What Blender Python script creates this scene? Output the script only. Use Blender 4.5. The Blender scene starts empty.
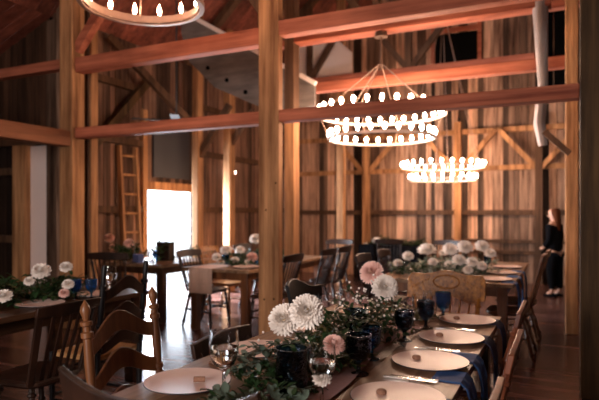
import bpy, math, random
from mathutils import Vector, Matrix
R = math.radians
PI = math.pi
random.seed(7)
S = bpy.context.scene
COL = S.collection

# ------------------------------------------------------------------ camera, world, lights, exposure
EYE = 1.43
cd = bpy.data.cameras.new('camera')
cam = bpy.data.objects.new('camera', cd)
COL.objects.link(cam)
cam.location = (0, 0, EYE)
cam.rotation_euler = (R(90), 0, R(25.5))
cd.lens = 36 * 555 / 599
cd.sensor_width = 36
cd.shift_y = 12 / 599
cd.dof.use_dof = True
cd.dof.focus_distance = 2.55
cd.dof.aperture_fstop = 2.2
cd.clip_start = 0.02
S.camera = cam
S.view_settings.view_transform = 'Standard'
S.view_settings.look = 'None'
S.view_settings.gamma = 1
S.view_settings.use_curve_mapping = False
S.view_settings.exposure = 0.62
S.cycles.use_denoising = True
S.cycles.max_bounces = 8
S.cycles.transparent_max_bounces = 12
S.cycles.sample_clamp_indirect = 4
S.cycles.caustics_refractive = False
S.cycles.caustics_reflective = False
w = bpy.data.worlds.new('sky')
S.world = w
w.use_nodes = True
bg = w.node_tree.nodes['Background']
bg.inputs[0].default_value = (0.80, 0.88, 1.0, 1)
bg.inputs[1].default_value = 5.0

BULB, CANDLE, DAY = 95.0, 58.0, 900.0
def area(name, loc, rot, sx, sy, e, col):
    l = bpy.data.lights.new(name, 'AREA')
    l.shape = 'RECTANGLE'; l.size = sx; l.size_y = sy; l.energy = e; l.color = col
    o = bpy.data.objects.new(name, l); COL.objects.link(o)
    o.location = loc; o.rotation_euler = rot
    return o
# daylight entering the open doorway in the left wall
area('doorway_daylight', (-6.95, 7.5, 1.0), (0, R(-90), 0), 1.9, 1.5, DAY, (0.80, 0.88, 1.0))

# soft warm fill light added behind the viewer, inside the closed near wall
area('rear_fill_light', (-1.6, -3.05, 1.9), (R(86), 0, 0), 1.8, 1.8, 170, (1.0, .88, .82))

# ------------------------------------------------------------------ mesh builder
class MB:
    def __init__(s): s.v = []; s.f = []; s.t = []; s.tone = 0.5
    def face(s, idx): s.f.append(idx); s.t.append(s.tone)
    def add(s, vs, fs, M=None):
        b = len(s.v)
        for p in vs:
            p = Vector(p)
            s.v.append(M @ p if M else p)
        for f in fs: s.face([b + i for i in f])
        return s
    def box(s, x0, x1, y0, y1, z0, z1, M=None):
        vs = [(x, y, z) for x in (x0, x1) for y in (y0, y1) for z in (z0, z1)]
        s.add(vs, [(0,1,3,2),(4,6,7,5),(0,4,5,1),(2,3,7,6),(0,2,6,4),(1,5,7,3)], M)
        return s
    def bar(s, a, b, wd, h, up=(0, 0, 1)):
        a = Vector(a); b = Vector(b); d = (b - a); L = d.length; d.normalize()
        u = Vector(up)
        if abs(d.dot(u)) > .98: u = Vector((0, 1, 0))
        x = d.cross(u).normalized(); z = x.cross(d).normalized()
        M = Matrix((( x.x, d.x, z.x, a.x), (x.y, d.y, z.y, a.y), (x.z, d.z, z.z, a.z), (0,0,0,1)))
        return s.box(-wd/2, wd/2, 0, L, -h/2, h/2, M)
    def tube(s, pts, rs, n=8, cap=True):
        pts = [Vector(p) for p in pts]
        if not hasattr(rs, '__len__'): rs = [rs] * len(pts)
        b = len(s.v); m = len(pts)
        prev = None
        for i, p in enumerate(pts):
            d = (pts[min(i+1, m-1)] - pts[max(i-1, 0)]).normalized()
            if prev is None:
                ref = Vector((0, 0, 1)) if abs(d.z) < .9 else Vector((1, 0, 0))
                x = d.cross(ref).normalized()
            else:
                x = (prev - d * prev.dot(d)).normalized()
            prev = x; y = d.cross(x)
            for k in range(n):
                a = 2*PI*k/n
                s.v.append(p + (x*math.cos(a) + y*math.sin(a)) * rs[i])
        for i in range(m-1):
            for k in range(n):
                k2 = (k+1) % n
                s.face([b+i*n+k, b+i*n+k2, b+(i+1)*n+k2, b+(i+1)*n+k])
        if cap:
            s.face([b+k for k in range(n)][::-1]); s.face([b+(m-1)*n+k for k in range(n)])
        return s
    def lathe(s, prof, c=(0, 0, 0), n=20, sx=1, sy=1, M=None):
        b = len(s.v); m = len(prof); c = Vector(c)
        for (r, z) in prof:
            for k in range(n):
                a = 2*PI*k/n
                p = c + Vector((r*math.cos(a)*sx, r*math.sin(a)*sy, z))
                s.v.append(M @ p if M else p)
        for i in range(m-1):
            for k in range(n):
                k2 = (k+1) % n
                s.face([b+i*n+k, b+i*n+k2, b+(i+1)*n+k2, b+(i+1)*n+k])
        shut = prof[0] == prof[-1]
        if prof[0][0] > 1e-5 and not shut: s.face([b+k for k in range(n)][::-1])
        if prof[-1][0] > 1e-5 and not shut: s.face([b+(m-1)*n+k for k in range(n)])
        return s
    def grid(s, fn, nu, nv, thick=0):
        b = len(s.v)
        for i in range(nu+1):
            for j in range(nv+1): s.v.append(Vector(fn(i/nu, j/nv)))
        for i in range(nu):
            for j in range(nv):
                q = b + i*(nv+1) + j
                s.face([q, q+nv+1, q+nv+2, q+1])
        return s
    def board(s, half, ztop, zbot, plan, thick, n=20):
        """upright board along x; ztop/zbot(s), s in -1..1; plan(s, z) gives its y"""
        b = len(s.v)
        for i in range(n+1):
            q = -1 + 2*i/n; x = q*half
            for z in (zbot(q), ztop(q)):
                y = plan(q, z)
                s.v.append(Vector((x, y - thick/2, z))); s.v.append(Vector((x, y + thick/2, z)))
        for i in range(n):
            a = b + 4*i; c = a + 4
            s.face([a, c, c+2, a+2]); s.face([a+1, a+3, c+3, c+1])
            s.face([a+2, c+2, c+3, a+3]); s.face([a, a+1, c+1, c])
        s.face([b, b+2, b+3, b+1]); e = b + 4*n; s.face([e, e+1, e+3, e+2])
        return s
    def build(s, name, mat, parent=None, smooth=False, bevel=0, angle=40):
        me = bpy.data.meshes.new(name)
        me.from_pydata([tuple(p) for p in s.v], [], s.f)
        at = me.attributes.new('tone', 'FLOAT', 'FACE')
        for i, t in enumerate(s.t): at.data[i].value = t
        me.materials.append(mat)
        if smooth:
            me.shade_smooth()
            me.set_sharp_from_angle(angle=R(angle))
        me.update()
        o = bpy.data.objects.new(name, me); COL.objects.link(o)
        if parent: o.parent = parent
        if bevel:
            bv = o.modifiers.new('bevel', 'BEVEL'); bv.width = bevel; bv.segments = 2; bv.limit_method = 'ANGLE'
        return o

def tag(o, label, cat, group=None, kind=None):
    o['label'] = label; o['category'] = cat
    if group: o['group'] = group
    if kind: o['kind'] = kind
    return o
def thing(name, label, cat, loc=(0, 0, 0), rz=0, group=None, kind=None):
    o = bpy.data.objects.new(name, None); COL.objects.link(o)
    o.empty_display_size = .1
    o.location = loc; o.rotation_euler = (0, 0, rz)
    return tag(o, label, cat, group, kind)
KIDS = {}
def kids(o): return [c for c in bpy.data.objects if c.parent == o]
def dup(src, loc, rz=0, label=None, group=None, scale=None):
    r = src.copy(); COL.objects.link(r); r.location = loc; r.rotation_euler = (0, 0, rz)
    if scale: r.scale = (scale,)*3
    if label: r['label'] = label
    if group: r['group'] = group
    for ch in kids(src):
        if ch.parent != src: continue
        c = ch.copy(); COL.objects.link(c); c.parent = r
        for g in kids(ch):
            d = g.copy(); COL.objects.link(d); d.parent = c
    return r
def struct(o):
    o['kind'] = 'structure'; return o

# ------------------------------------------------------------------ materials
def nodes(name):
    m = bpy.data.materials.new(name); m.use_nodes = True
    nt = m.node_tree; return m, nt, nt.nodes['Principled BSDF']
def plain(name, col, rough=.5, metal=0, spec=.5, **k):
    m, nt, b = nodes(name)
    b.inputs['Base Color'].default_value = (*col, 1); b.inputs['Roughness'].default_value = rough
    b.inputs['Metallic'].default_value = metal; b.inputs['Specular IOR Level'].default_value = spec
    n = nt.nodes.new('ShaderNodeTexNoise'); n.inputs['Scale'].default_value = k.get('ns', 30)
    tc = nt.nodes.new('ShaderNodeTexCoord'); nt.links.new(tc.outputs['Object'], n.inputs['Vector'])
    mx = nt.nodes.new('ShaderNodeMix'); mx.data_type = 'RGBA'
    v = k.get('var', .15)
    mx.inputs[6].default_value = (*[c*(1-v) for c in col], 1); mx.inputs[7].default_value = (*[min(1, c*(1+v)) for c in col], 1)
    nt.links.new(n.outputs['Fac'], mx.inputs[0]); nt.links.new(mx.outputs[2], b.inputs['Base Color'])
    if k.get('trans'): b.inputs['Subsurface Weight'].default_value = 0
    return m
def wood(name, dark, light, scale=(3, 3, 3), stretch=(1, 1, .06), rough=.7, bump=.15, tone=0, knots=False, spec=.2):
    m, nt, b = nodes(name); N = nt.nodes.new; L = nt.links.new
    tc = N('ShaderNodeTexCoord'); mp = N('ShaderNodeMapping')
    mp.inputs['Scale'].default_value = tuple(a*c for a, c in zip(scale, stretch))
    L(tc.outputs['Object'], mp.inputs['Vector'])
    oi = N('ShaderNodeObjectInfo')
    ad = N('ShaderNodeVectorMath'); ad.operation = 'ADD'; L(mp.outputs[0], ad.inputs[0])
    cmb = N('ShaderNodeCombineXYZ'); at = N('ShaderNodeAttribute'); at.attribute_name = 'tone'
    mt = N('ShaderNodeMath'); mt.operation = 'MULTIPLY'; mt.inputs[1].default_value = 37; L(at.outputs['Fac'], mt.inputs[0])
    ms = N('ShaderNodeMath'); ms.operation = 'MULTIPLY_ADD'; ms.inputs[1].default_value = 17; L(oi.outputs['Random'], ms.inputs[0]); L(mt.outputs[0], ms.inputs[2])
    for i in range(3): L(ms.outputs[0], cmb.inputs[i])
    L(cmb.outputs[0], ad.inputs[1])
    n1 = N('ShaderNodeTexNoise'); n1.inputs['Scale'].default_value = 4; n1.inputs['Detail'].default_value = 8; n1.inputs['Roughness'].default_value = .65
    L(ad.outputs[0], n1.inputs['Vector'])
    n2 = N('ShaderNodeTexNoise'); n2.inputs['Scale'].default_value = 1.2; n2.inputs['Detail'].default_value = 3
    L(tc.outputs['Object'], n2.inputs['Vector'])
    cr = N('ShaderNodeValToRGB'); cr.color_ramp.elements[0].position = .32; cr.color_ramp.elements[1].position = .68
    cr.color_ramp.elements[0].color = (*dark, 1); cr.color_ramp.elements[1].color = (*light, 1)
    L(n1.outputs['Fac'], cr.inputs[0])
    mx = N('ShaderNodeMix'); mx.data_type = 'RGBA'; mx.blend_type = 'MULTIPLY'; mx.inputs[0].default_value = .6
    mr = N('ShaderNodeMapRange'); mr.inputs[1].default_value = .3; mr.inputs[2].default_value = .7; mr.inputs[3].default_value = .55; mr.inputs[4].default_value = 1.25
    L(n2.outputs['Fac'], mr.inputs[0]); L(cr.outputs[0], mx.inputs[6]); L(mr.outputs[0], mx.inputs[7])
    out = mx.outputs[2]
    if tone:
        m2 = N('ShaderNodeMix'); m2.data_type = 'RGBA'; m2.blend_type = 'MULTIPLY'; m2.inputs[0].default_value = 1
        r2 = N('ShaderNodeMapRange'); r2.inputs[3].default_value = 1-tone; r2.inputs[4].default_value = 1+tone
        L(at.outputs['Fac'], r2.inputs[0]); L(out, m2.inputs[6]); L(r2.outputs[0], m2.inputs[7]); out = m2.outputs[2]
    L(out, b.inputs['Base Color'])
    b.inputs['Roughness'].default_value = rough; b.inputs['Specular IOR Level'].default_value = spec
    bp = N('ShaderNodeBump'); bp.inputs['Strength'].default_value = bump; bp.inputs['Distance'].default_value = .01
    L(n1.outputs['Fac'], bp.inputs['Height']); L(bp.outputs[0], b.inputs['Normal'])
    return m
def glass(name, col, rough=.0, bump=0):
    m, nt, b = nodes(name)
    b.inputs['Base Color'].default_value = (*col, 1); b.inputs['Roughness'].default_value = rough
    b.inputs['Transmission Weight'].default_value = 1; b.inputs['IOR'].default_value = 1.45
    if bump:
        v = nt.nodes.new('ShaderNodeTexVoronoi'); v.inputs['Scale'].default_value = 90
        tc = nt.nodes.new('ShaderNodeTexCoord'); nt.links.new(tc.outputs['Object'], v.inputs['Vector'])
        bp = nt.nodes.new('ShaderNodeBump'); bp.inputs['Strength'].default_value = bump; bp.inputs['Distance'].default_value = .004
        nt.links.new(v.outputs['Distance'], bp.inputs['Height']); nt.links.new(bp.outputs[0], b.inputs['Normal'])
    return m
def emit(name, col, st):
    m, nt, b = nodes(name)
    b.inputs['Base Color'].default_value = (1, .9, .8, 1)
    b.inputs['Emission Color'].default_value = (*col, 1); b.inputs['Emission Strength'].default_value = st
    return m

M = {}
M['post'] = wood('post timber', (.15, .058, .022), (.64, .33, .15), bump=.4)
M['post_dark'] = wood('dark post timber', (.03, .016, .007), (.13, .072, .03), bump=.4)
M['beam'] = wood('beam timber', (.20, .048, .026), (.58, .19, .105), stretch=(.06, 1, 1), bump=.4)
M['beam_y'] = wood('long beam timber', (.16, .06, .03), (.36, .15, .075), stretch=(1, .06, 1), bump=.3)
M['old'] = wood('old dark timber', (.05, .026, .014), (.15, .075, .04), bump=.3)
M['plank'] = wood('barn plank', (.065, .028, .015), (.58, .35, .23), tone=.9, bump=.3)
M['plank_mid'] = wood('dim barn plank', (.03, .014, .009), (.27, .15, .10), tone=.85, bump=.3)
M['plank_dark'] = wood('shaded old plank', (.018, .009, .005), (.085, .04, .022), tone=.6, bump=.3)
M['roof'] = wood('roof board', (.10, .028, .018), (.30, .09, .055), stretch=(.06, 1, 1), tone=.4)
M['floor'] = wood('floor board', (.035, .015, .012), (.20, .095, .075), stretch=(.06, 1, 1), rough=.25, tone=.5, bump=.12, spec=.5)
M['table'] = wood('dark table wood', (.02, .009, .005), (.075, .035, .018), stretch=(1, .06, 1), rough=.35, tone=.3)
M['tabletop'] = wood('planked table top', (.12, .065, .035), (.36, .22, .13), stretch=(1, .06, 1), rough=.38, tone=.3)
M['chair_mid'] = wood('brown chair wood', (.05, .017, .008), (.27, .105, .038), rough=.38, bump=.05, spec=.4)
M['chair_red'] = wood('red brown chair wood', (.08, .02, .01), (.28, .085, .035), rough=.38, bump=.05, spec=.4)
M['chair_oak'] = wood('golden oak chair', (.13, .038, .006), (.60, .24, .04), scale=(9, 9, 9), stretch=(1, 1, .8), rough=.35, bump=.5, spec=.4)
M['chair_dark'] = wood('dark chair wood', (.010, .005, .003), (.045, .018, .010), rough=.42, bump=.05, spec=.3)
M['chair_black'] = plain('black painted wood', (.008, .007, .008), .4, spec=.25)
M['rush'] = wood('woven rush seat', (.30, .14, .05), (.6, .33, .14), stretch=(1, .1, 1), scale=(14, 14, 14), rough=.7)
M['grey_log'] = wood('weathered grey log', (.22, .17, .15), (.52, .43, .38), bump=.4)
M['grey_panel'] = wood('pale grey painted boards', (.13, .11, .10), (.24, .205, .185), stretch=(.2, 1, 1), bump=.1)
M['white_door'] = plain('off white paint', (.90, .74, .68), .5, var=.05, ns=3)
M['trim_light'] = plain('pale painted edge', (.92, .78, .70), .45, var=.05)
M['black'] = plain('black cloth', (.004, .004, .005), .9, spec=.05)
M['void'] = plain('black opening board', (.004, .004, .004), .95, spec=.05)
M['iron'] = plain('bronze iron band', (.12, .07, .045), .5, .3)
M['iron_light'] = plain('pale brushed metal band', (.42, .27, .20), .45, .3)
M['ring_white'] = plain('whitewashed ring', (.78, .62, .52), .45)
M['steel'] = plain('polished steel', (.8, .76, .72), .15, 1)
M['plate'] = plain('blush white porcelain', (.80, .62, .55), .38, var=.02)
M['rim'] = plain('dark navy rim', (.02, .02, .045), .2)  # thin dark ring along the plate edge
M['cork'] = plain('cork brown', (.36, .19, .12), .8, ns=120, var=.4)
M['petal'] = plain('ivory petal', (.95, .88, .82), .6, var=.04, spec=.2)
M['petal_pink'] = plain('blush petal', (.90, .62, .55), .6, var=.04, spec=.2)
M['heart'] = plain('flower heart', (.62, .45, .22), .8)
M['leaf'] = plain('dark green leaf', (.022, .055, .018), .45, spec=.25, ns=9, var=.6)
M['leaf_dry'] = plain('olive leaf', (.15, .135, .045), .5, spec=.25, ns=9, var=.5)
M['euc'] = plain('grey green leaf', (.15, .21, .16), .5, spec=.3, ns=9, var=.35)
M['stem'] = plain('stem', (.10, .09, .03), .6)
M['glass'] = glass('clear glass', (.97, .98, .98))
M['blue'] = glass('blue pressed glass', (.05, .22, .45), .03, .6)
M['bluegrey'] = glass('smoky dark glass', (.05, .12, .21), .02, .6)
M['water'] = glass('water', (.92, .96, .97))
M['napkin'] = plain('blue napkin cloth', (.035, .10, .28), .8, ns=60)
M['napkin_navy'] = plain('navy napkin cloth', (.018, .025, .07), .8, ns=60)
M['linen'] = plain('beige linen', (.62, .42, .32), .85, ns=60)
M['blushcloth'] = plain('blush gauze', (.50, .30, .28), .85, ns=60)
M['skin'] = plain('skin', (.55, .30, .20), .5, var=.05)
M['hair'] = plain('reddish hair', (.10, .032, .014), .9, spec=.05)
M['bulb'] = emit('lit bulb', (1.0, .66, .46), BULB)
M['candle_bulb'] = emit('lit flame bulb', (1.0, .55, .34), CANDLE)
M['sleeve'] = plain('ivory candle sleeve', (.85, .65, .48), .5)
M['fan'] = plain('dark fan metal', (.03, .028, .03), .35)
M['spot'] = emit('small lit lamp', (1, .75, .6), 14)
M['bluebox'] = plain('blue paper', (.10, .16, .42), .6)
M['ground'] = plain('pale gravel', (.45, .43, .40), .9)

# ------------------------------------------------------------------ room shell
XL, XR, YF, YN = -6.05, .55, 12.0, -3.2
def board_floor():
    mb = MB(); y = YN
    while y < YF + .05:
        h = .13; mb.tone = random.random()
        xa = -8.2
        while xa < XR:
            L = random.uniform(1.6, 3.2); mb.tone = random.random()
            xb = min(XR, xa + L)
            mb.box(xa, xb - .004, y, y + h - .004, -.04, 0); xa = xb
        y += h
    mb.tone = 0
    return mb.build('floor', M['floor'])
struct(board_floor())
struct(MB().box(-8.3, .7, YN - .1, YF + .15, -.08, -.045).build('floor_underlay', M['void']))['kind'] = 'structure'

def plank_wall(name, axis, fixed, a0, a1, z0, ztop, mat, holes=(), wmin=.09, wmax=.21, thick=.03):
    """boards upright, along x (axis 0) or y (axis 1); holes = (a0, a1, z0, z1)"""
    mb = MB(); a = a0
    while a < a1 - 1e-4:
        wd = random.uniform(wmin, wmax); b = min(a + wd, a1)
        for h in holes:
            for e in (h[0], h[1]):
                if a + .002 < e < b: b = e
        mb.tone = random.random()**1.15
        mid = (a + b)/2; zt = ztop(mid) if callable(ztop) else ztop
        segs = [(z0, zt)]
        for h in holes:
            if h[0] - 1e-4 <= a and b <= h[1] + 1e-4:
                last = segs.pop(); segs += [(last[0], h[2]), (h[3], last[1])]
        off = random.uniform(0, .008)
        for (p, q) in segs:
            if q - p < .01: continue
            if axis == 0: mb.box(a, b - .006, fixed - off, fixed + thick, p, q)
            else: mb.box(fixed - thick, fixed + off, a, b - .006, p, q)
        a = b
    return struct(mb.build(name, mat))
RX, RZ, EZ = -2.5, 7.4, 4.05
def roofz(x): return RZ - abs(x - RX) * (RZ - EZ) / (RX - XL)
plank_wall('wall_far', 0, YF, XL, XR, 0, lambda x: roofz(x) - .02, M['plank'], holes=[(-2.50, -1.62, 4.36, 5.22)])
struct(MB().box(-6.1, .6, YF + .04, YF + .08, 0, 4.0).add([(-6.1, YF+.04, 3.9), (.6, YF+.04, 3.9), (.6, YF+.04, roofz(.6)), (RX, YF+.04, RZ), (-6.1, YF+.04, roofz(-6.1)), (-6.1, YF+.08, 3.9), (.6, YF+.08, 3.9), (.6, YF+.08, roofz(.6)), (RX, YF+.08, RZ), (-6.1, YF+.08, roofz(-6.1))], [(0,1,2,3,4), (9,8,7,6,5)]).build('wall_far_backing', M['void']))
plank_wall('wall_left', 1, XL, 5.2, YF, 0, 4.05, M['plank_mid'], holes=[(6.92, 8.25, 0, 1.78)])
struct(MB().box(XL - .09, XL - .05, 5.2, 6.92, 0, 4.05).box(XL-.09, XL-.05, 8.25, YF, 0, 4.05).box(XL-.09, XL-.05, 6.92, 8.25, 1.8, 4.05).box(-8.1, -6.1, 5.66, 5.7, 0, 4.0).build('wall_left_backing', M['void']))
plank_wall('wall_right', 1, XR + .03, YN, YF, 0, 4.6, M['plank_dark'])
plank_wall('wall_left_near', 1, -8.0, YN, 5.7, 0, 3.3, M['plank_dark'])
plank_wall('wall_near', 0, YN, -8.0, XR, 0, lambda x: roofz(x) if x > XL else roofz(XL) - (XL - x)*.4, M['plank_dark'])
# partition beside the left post
plank_wall('wall_partition', 0, 5.2, -6.2, -5.45, 0, lambda x: roofz(x) - .03, M['plank'])
plank_wall('wall_partition_upper', 0, 5.21, -8.0, -6.05, 2.42, lambda x: roofz(x) if x > XL else roofz(XL) - (XL - x)*.38, M['plank_dark'])
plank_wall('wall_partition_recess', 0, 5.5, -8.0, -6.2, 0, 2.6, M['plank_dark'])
d = struct(MB().box(-6.53, -6.2, 5.22, 5.26, 0, 2.32).build('door_1', M['white_door'], bevel=.004))
struct(MB().box(-6.76, -6.53, 5.12, 5.30, 0, 2.42).build('trim_1', M['post']))
struct(MB().box(-8.0, -6.18, 5.10, 5.2, 2.33, 2.45).build('trim_2', M['old']))
for i, z in enumerate((1.0, 1.95)):
    struct(MB().box(-8.0, -6.76, 5.28, 5.36, z, z + .1).build('trim_%d' % (3 + i), M['old']))
struct(MB().box(-8.0, -5.6, 5.08, 5.2, 3.26, 3.38).build('trim_5', M['beam']))
# roof: upright-ridge planks, one slab of boards a side
def roof(name, x0, x1, z0, z1, y0=YN, y1=YF + .2):
    mb = MB(); y = y0
    while y < y1:
        wd = random.uniform(.16, .28); mb.tone = random.random()
        b = min(y1, y + wd) - .005
        vs = [(x0, y, z0), (x1, y, z1), (x1, b, z1), (x0, b, z0), (x0, y, z0+.03), (x1, y, z1+.03), (x1, b, z1+.03), (x0, b, z0+.03)]
        mb.add(vs, [(0,1,2,3), (4,7,6,5), (0,4,5,1), (1,5,6,2), (2,6,7,3), (3,7,4,0)])
        y += wd
    return struct(mb.build(name, M['roof']))
roof('ceiling_left', XL - .05, RX, roofz(XL - .05), RZ)
roof('ceiling_right', RX, XR + .05, RZ, roofz(XR + .05))
roof('ceiling_left_near', -8.1, XL - .02, 3.25, roofz(XL - .02), YN, 5.3)
struct(MB().box(-30, -6.2, -2, 30, -.12, -.08).build('ground', M['ground']))

# door leaf panel above the doorway, lintel and jambs
struct(MB().box(-6.06, -5.98, 6.83, 6.93, 0, 3.05).build('trim_6', M['post']))
struct(MB().box(-6.06, -5.98, 8.25, 8.35, 0, 3.05).build('trim_7', M['post']))
struct(MB().box(-6.06, -5.98, 6.93, 8.25, 1.78, 1.92).build('trim_8', M['post']))
w1 = struct(MB().box(-6.03, -6.0, 7.1, 8.05, 2.0, 2.95).build('window_1', plain('dark blue grey pane', (.02, .022, .03), .5)))
# far wall girts, studs and braces
def sbar(name, a, b, wd, h, mat, label, cat='beam', kind='structure'):
    o = MB().bar(a, b, wd, h).build(name, mat, bevel=.006)
    return tag(o, label, cat, kind=kind)
tr = [9]
def trim(*boxes, mat=None):
    mb = MB()
    for q in boxes: mb.box(*q)
    o = struct(mb.build('trim_%d' % tr[0], mat or M['beam'])); tr[0] += 1
    return o
for z, m_ in ((1.37, 'old'), (2.28, 'post'), (3.05, 'post')):
    trim((XL, XR, YF - .1, YF - .012, z, z + .1), mat=M[m_])
trim((-2.25, XR, YF - .1, YF - .012, .80, .87), mat=M['old'])
trim((-2.25, XR, YF - .1, YF - .012, .58, .65), mat=M['old'])
trim((-2.58, -2.5, YF - .06, YF - .01, 4.2, 5.4), (-1.62, -1.54, YF - .06, YF - .01, 4.2, 5.4), (-2.5, -1.62, YF - .06, YF - .01, 5.22, 5.32), (-2.5, -1.62, YF - .06, YF - .01, 4.27, 4.36), mat=M['beam'])
for x in (-4.0, -2.0, -.45):
    trim((x - .07, x + .07, YF - .2, YF - .1, 0, 3.3), mat=M['old'] if x == -.45 else M['post'])
    for s in (-1, 1):
        sbar('wall_brace', (x, YF - .16, 2.25), (x + s*.75, YF - .16, 3.1), .07, .1, M['post'], 'slanting timber brace on the plank wall at the far end')
for z in (1.42, 2.45, 3.3):
    trim((XL, XL + .08, 5.3, 6.82, z, z + .1), mat=M['old'])
    trim((XL, XL + .08, 8.36, YF - .1, z, z + .1), mat=M['old'])

# ------------------------------------------------------------------ timber frame
def post(x0, x1, y0, y1, z1, label, mat='post', z0=0):
    o = MB().box(x0, x1, y0, y1, z0, z1).build('timber_post', M[mat], bevel=.012)
    return tag(o, label, 'post', kind='structure')
ctr = post(-2.80, -2.57, 4.9, 5.00, roofz(-2.66)-.3, 'big square tan timber post standing in the middle of the picture')
for (px, py) in ((-2.73, .55), (-2.62, .56), (-2.71, 1.45), (-2.60, 1.72)):
    MB().lathe([(0.0, -.004), (.009, -.004), (.009, .004), (0, .004)], n=8, M=Matrix.Translation((px, 4.897, py)) @ Matrix.Rotation(R(90), 4, 'X')).build('bolt_head', M['void'], ctr)
post(-5.62, -5.40, 4.9, 5.10, roofz(-5.6), 'thick square timber post at the left where two tie beams end')
post(-5.60, -5.43, 5.235, 5.35, 4.0, 'narrower timber upright directly behind the thick left post')
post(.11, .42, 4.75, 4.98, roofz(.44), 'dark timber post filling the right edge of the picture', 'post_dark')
post(.01, .15, 7.2, 7.40, roofz(.2), 'timber post just left of the right edge post, behind it', 'post')
post(-5.36, -5.24, 7.25, 7.40, roofz(-5.4), 'timber post standing at the right side of the bright doorway')
post(-5.46, -5.32, 8.3, 8.48, roofz(-5.4), 'slim pale timber post between the doorway and the central post')
post(-3.20, -3.06, 6.25, 6.42, 2.62, 'slim pinkish timber post just right of the big central post')
post(-3.20, -3.06, 6.25, 6.42, 4.2, 'dark upper post beside the central post between the two tie beams', 'old', 2.62)
post(-3.98, -3.84, 10.0, 10.15, roofz(-3.9), 'slim lone timber post below the left part of the large chandelier')

def beam(x0, x1, y0, y1, z0, z1, label, mat='beam'):
    o = MB().box(x0, x1, y0, y1, z0, z1).build('tie_beam', M[mat], bevel=.012)
    return tag(o, label, 'beam', kind='structure')
beam(-5.40, -2.78, 4.94, 5.08, 3.14, 3.32, 'upper reddish tie beam from left post to central post')
beam(-5.40, -2.78, 4.94, 5.08, 2.33, 2.46, 'lower reddish tie beam from left post to central post')
beam(-2.57, .11, 4.90, 5.04, 3.19, 3.34, 'uppermost reddish tie beam running right from the central post')
beam(-2.57, .11, 4.90, 5.04, 2.33, 2.45, 'long reddish tie beam from central post across the large chandelier to the right post')
beam(-3.06, -.12, 6.24, 6.40, 3.55, 3.72, 'beam that carries the large chandelier')
beam(-3.95, .01, 7.24, 7.38, 3.14, 3.28, 'tie beam below the black gable opening')
beam(-5.9, XR, 9.92, 10.0, 3.22, 3.34, 'farther thin tie beam behind the large chandelier')
o = MB().box(-5.58, -5.42, YN + .05, 4.9, 2.23, 2.42).build('tie_beam', M['beam_y'], bevel=.012)
tag(o, 'brown beam sloping in from the left picture edge to the left post', 'beam', kind='structure')
def brace(a, b, wd, h, label, mat='beam'):
    o = MB().bar(a, b, wd, h).build('timber_brace', M[mat], bevel=.006)
    return tag(o, label, 'brace', kind='structure')
brace((-5.42, 5.0, 3.42), (-4.75, 5.0, 4.15), .1, .12, 'short slanting brace rising from the left post past the candle chandelier')
brace((-5.95, 5.6, 2.2), (-5.95, 6.9, 3.5), .1, .12, 'slanting brace on the left wall above the ladder', 'post_dark')
brace((-5.9, 6.0, 3.95), (-5.3, 7.3, 2.75), .1, .1, 'dark slanting brace beside the ceiling fan', 'old')
brace((-5.4, 8.4, 2.6), (-4.9, 8.4, 3.2), .08, .1, 'short slanting brace from the slim post below the upper tie beam', 'old')
brace((-5.3, 7.33, 2.3), (-4.7, 7.33, 3.1), .08, .1, 'slanting brace at the post beside the doorway', 'old')
brace((-2.66, 5.0, 3.34), (-3.9, 5.0, 5.1), .12, .14, 'dark slanting brace rising left from the central post top', 'old')
# trusses up in the roof
def truss(y, zt, label):
    t = thing('roof_truss', label, 'roof truss', (0, y, 0), kind='structure')
    L_ = -5.95
    for (a, b, wd, n_) in (((-5.9, zt), (XR - .1, zt), .14, 'bottom_chord'), ((L_, roofz(L_) - .12), (RX, RZ - .14), .14, 'rafter'), ((XR, roofz(XR) - .12), (RX, RZ - .14), .14, 'rafter'),
                       ((RX, zt), (RX, RZ - .2), .12, 'king_post'), ((-4.45, zt), (-4.45, roofz(-4.45) - .1), .1, 'strut'), ((-.6, zt), (-.6, roofz(-.6) - .1), .1, 'strut'),
                       ((-5.6, zt+.5), (-4.45, zt), .09, 'strut'), ((-4.45, zt), (-3.2, zt + 1.9), .09, 'strut'), ((RX, zt), (-3.6, zt+1.4), .09, 'strut'), ((RX, zt), (-1.3, zt+1.5), .09, 'strut')):
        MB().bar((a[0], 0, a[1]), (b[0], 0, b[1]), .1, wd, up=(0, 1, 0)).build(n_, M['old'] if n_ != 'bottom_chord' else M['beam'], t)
truss(9.78, 3.95, 'far roof truss of dark timbers over the small chandelier')
truss(7.9, 4.1, 'middle roof truss of dark timbers behind the large chandelier')
truss(5.3, 4.6, 'nearest roof truss of dark timbers above the central post')
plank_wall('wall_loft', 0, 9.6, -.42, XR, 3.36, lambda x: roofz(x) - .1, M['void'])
plank_wall('wall_loft_side', 0, 9.5, -.42, -.22, 3.36, 5.2, M['plank_dark'])
# weathered grey pole beside the right post
mb = MB(); mb.tube([(-.20, 6.3, 2.12), (-.235, 6.3, 2.35), (-.20, 6.3, 2.75), (-.215, 6.3, 3.2), (-.23, 6.3, 3.7), (-.24, 6.3, 4.4), (-.23, 6.3, roofz(-.23) - .02)], [.045, .06, .05, .065, .085, .10, .10], 9)
o = mb.build('weathered_pole', M['grey_log'], smooth=True)
tag(o, 'weathered grey crooked log hanging beside the right hand posts', 'log', kind='structure')
brace((-.19, 6.25, 2.26), (.05, 6.25, 2.02), .05, .06, 'short black bracket at the foot of the grey log', 'old')

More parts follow.
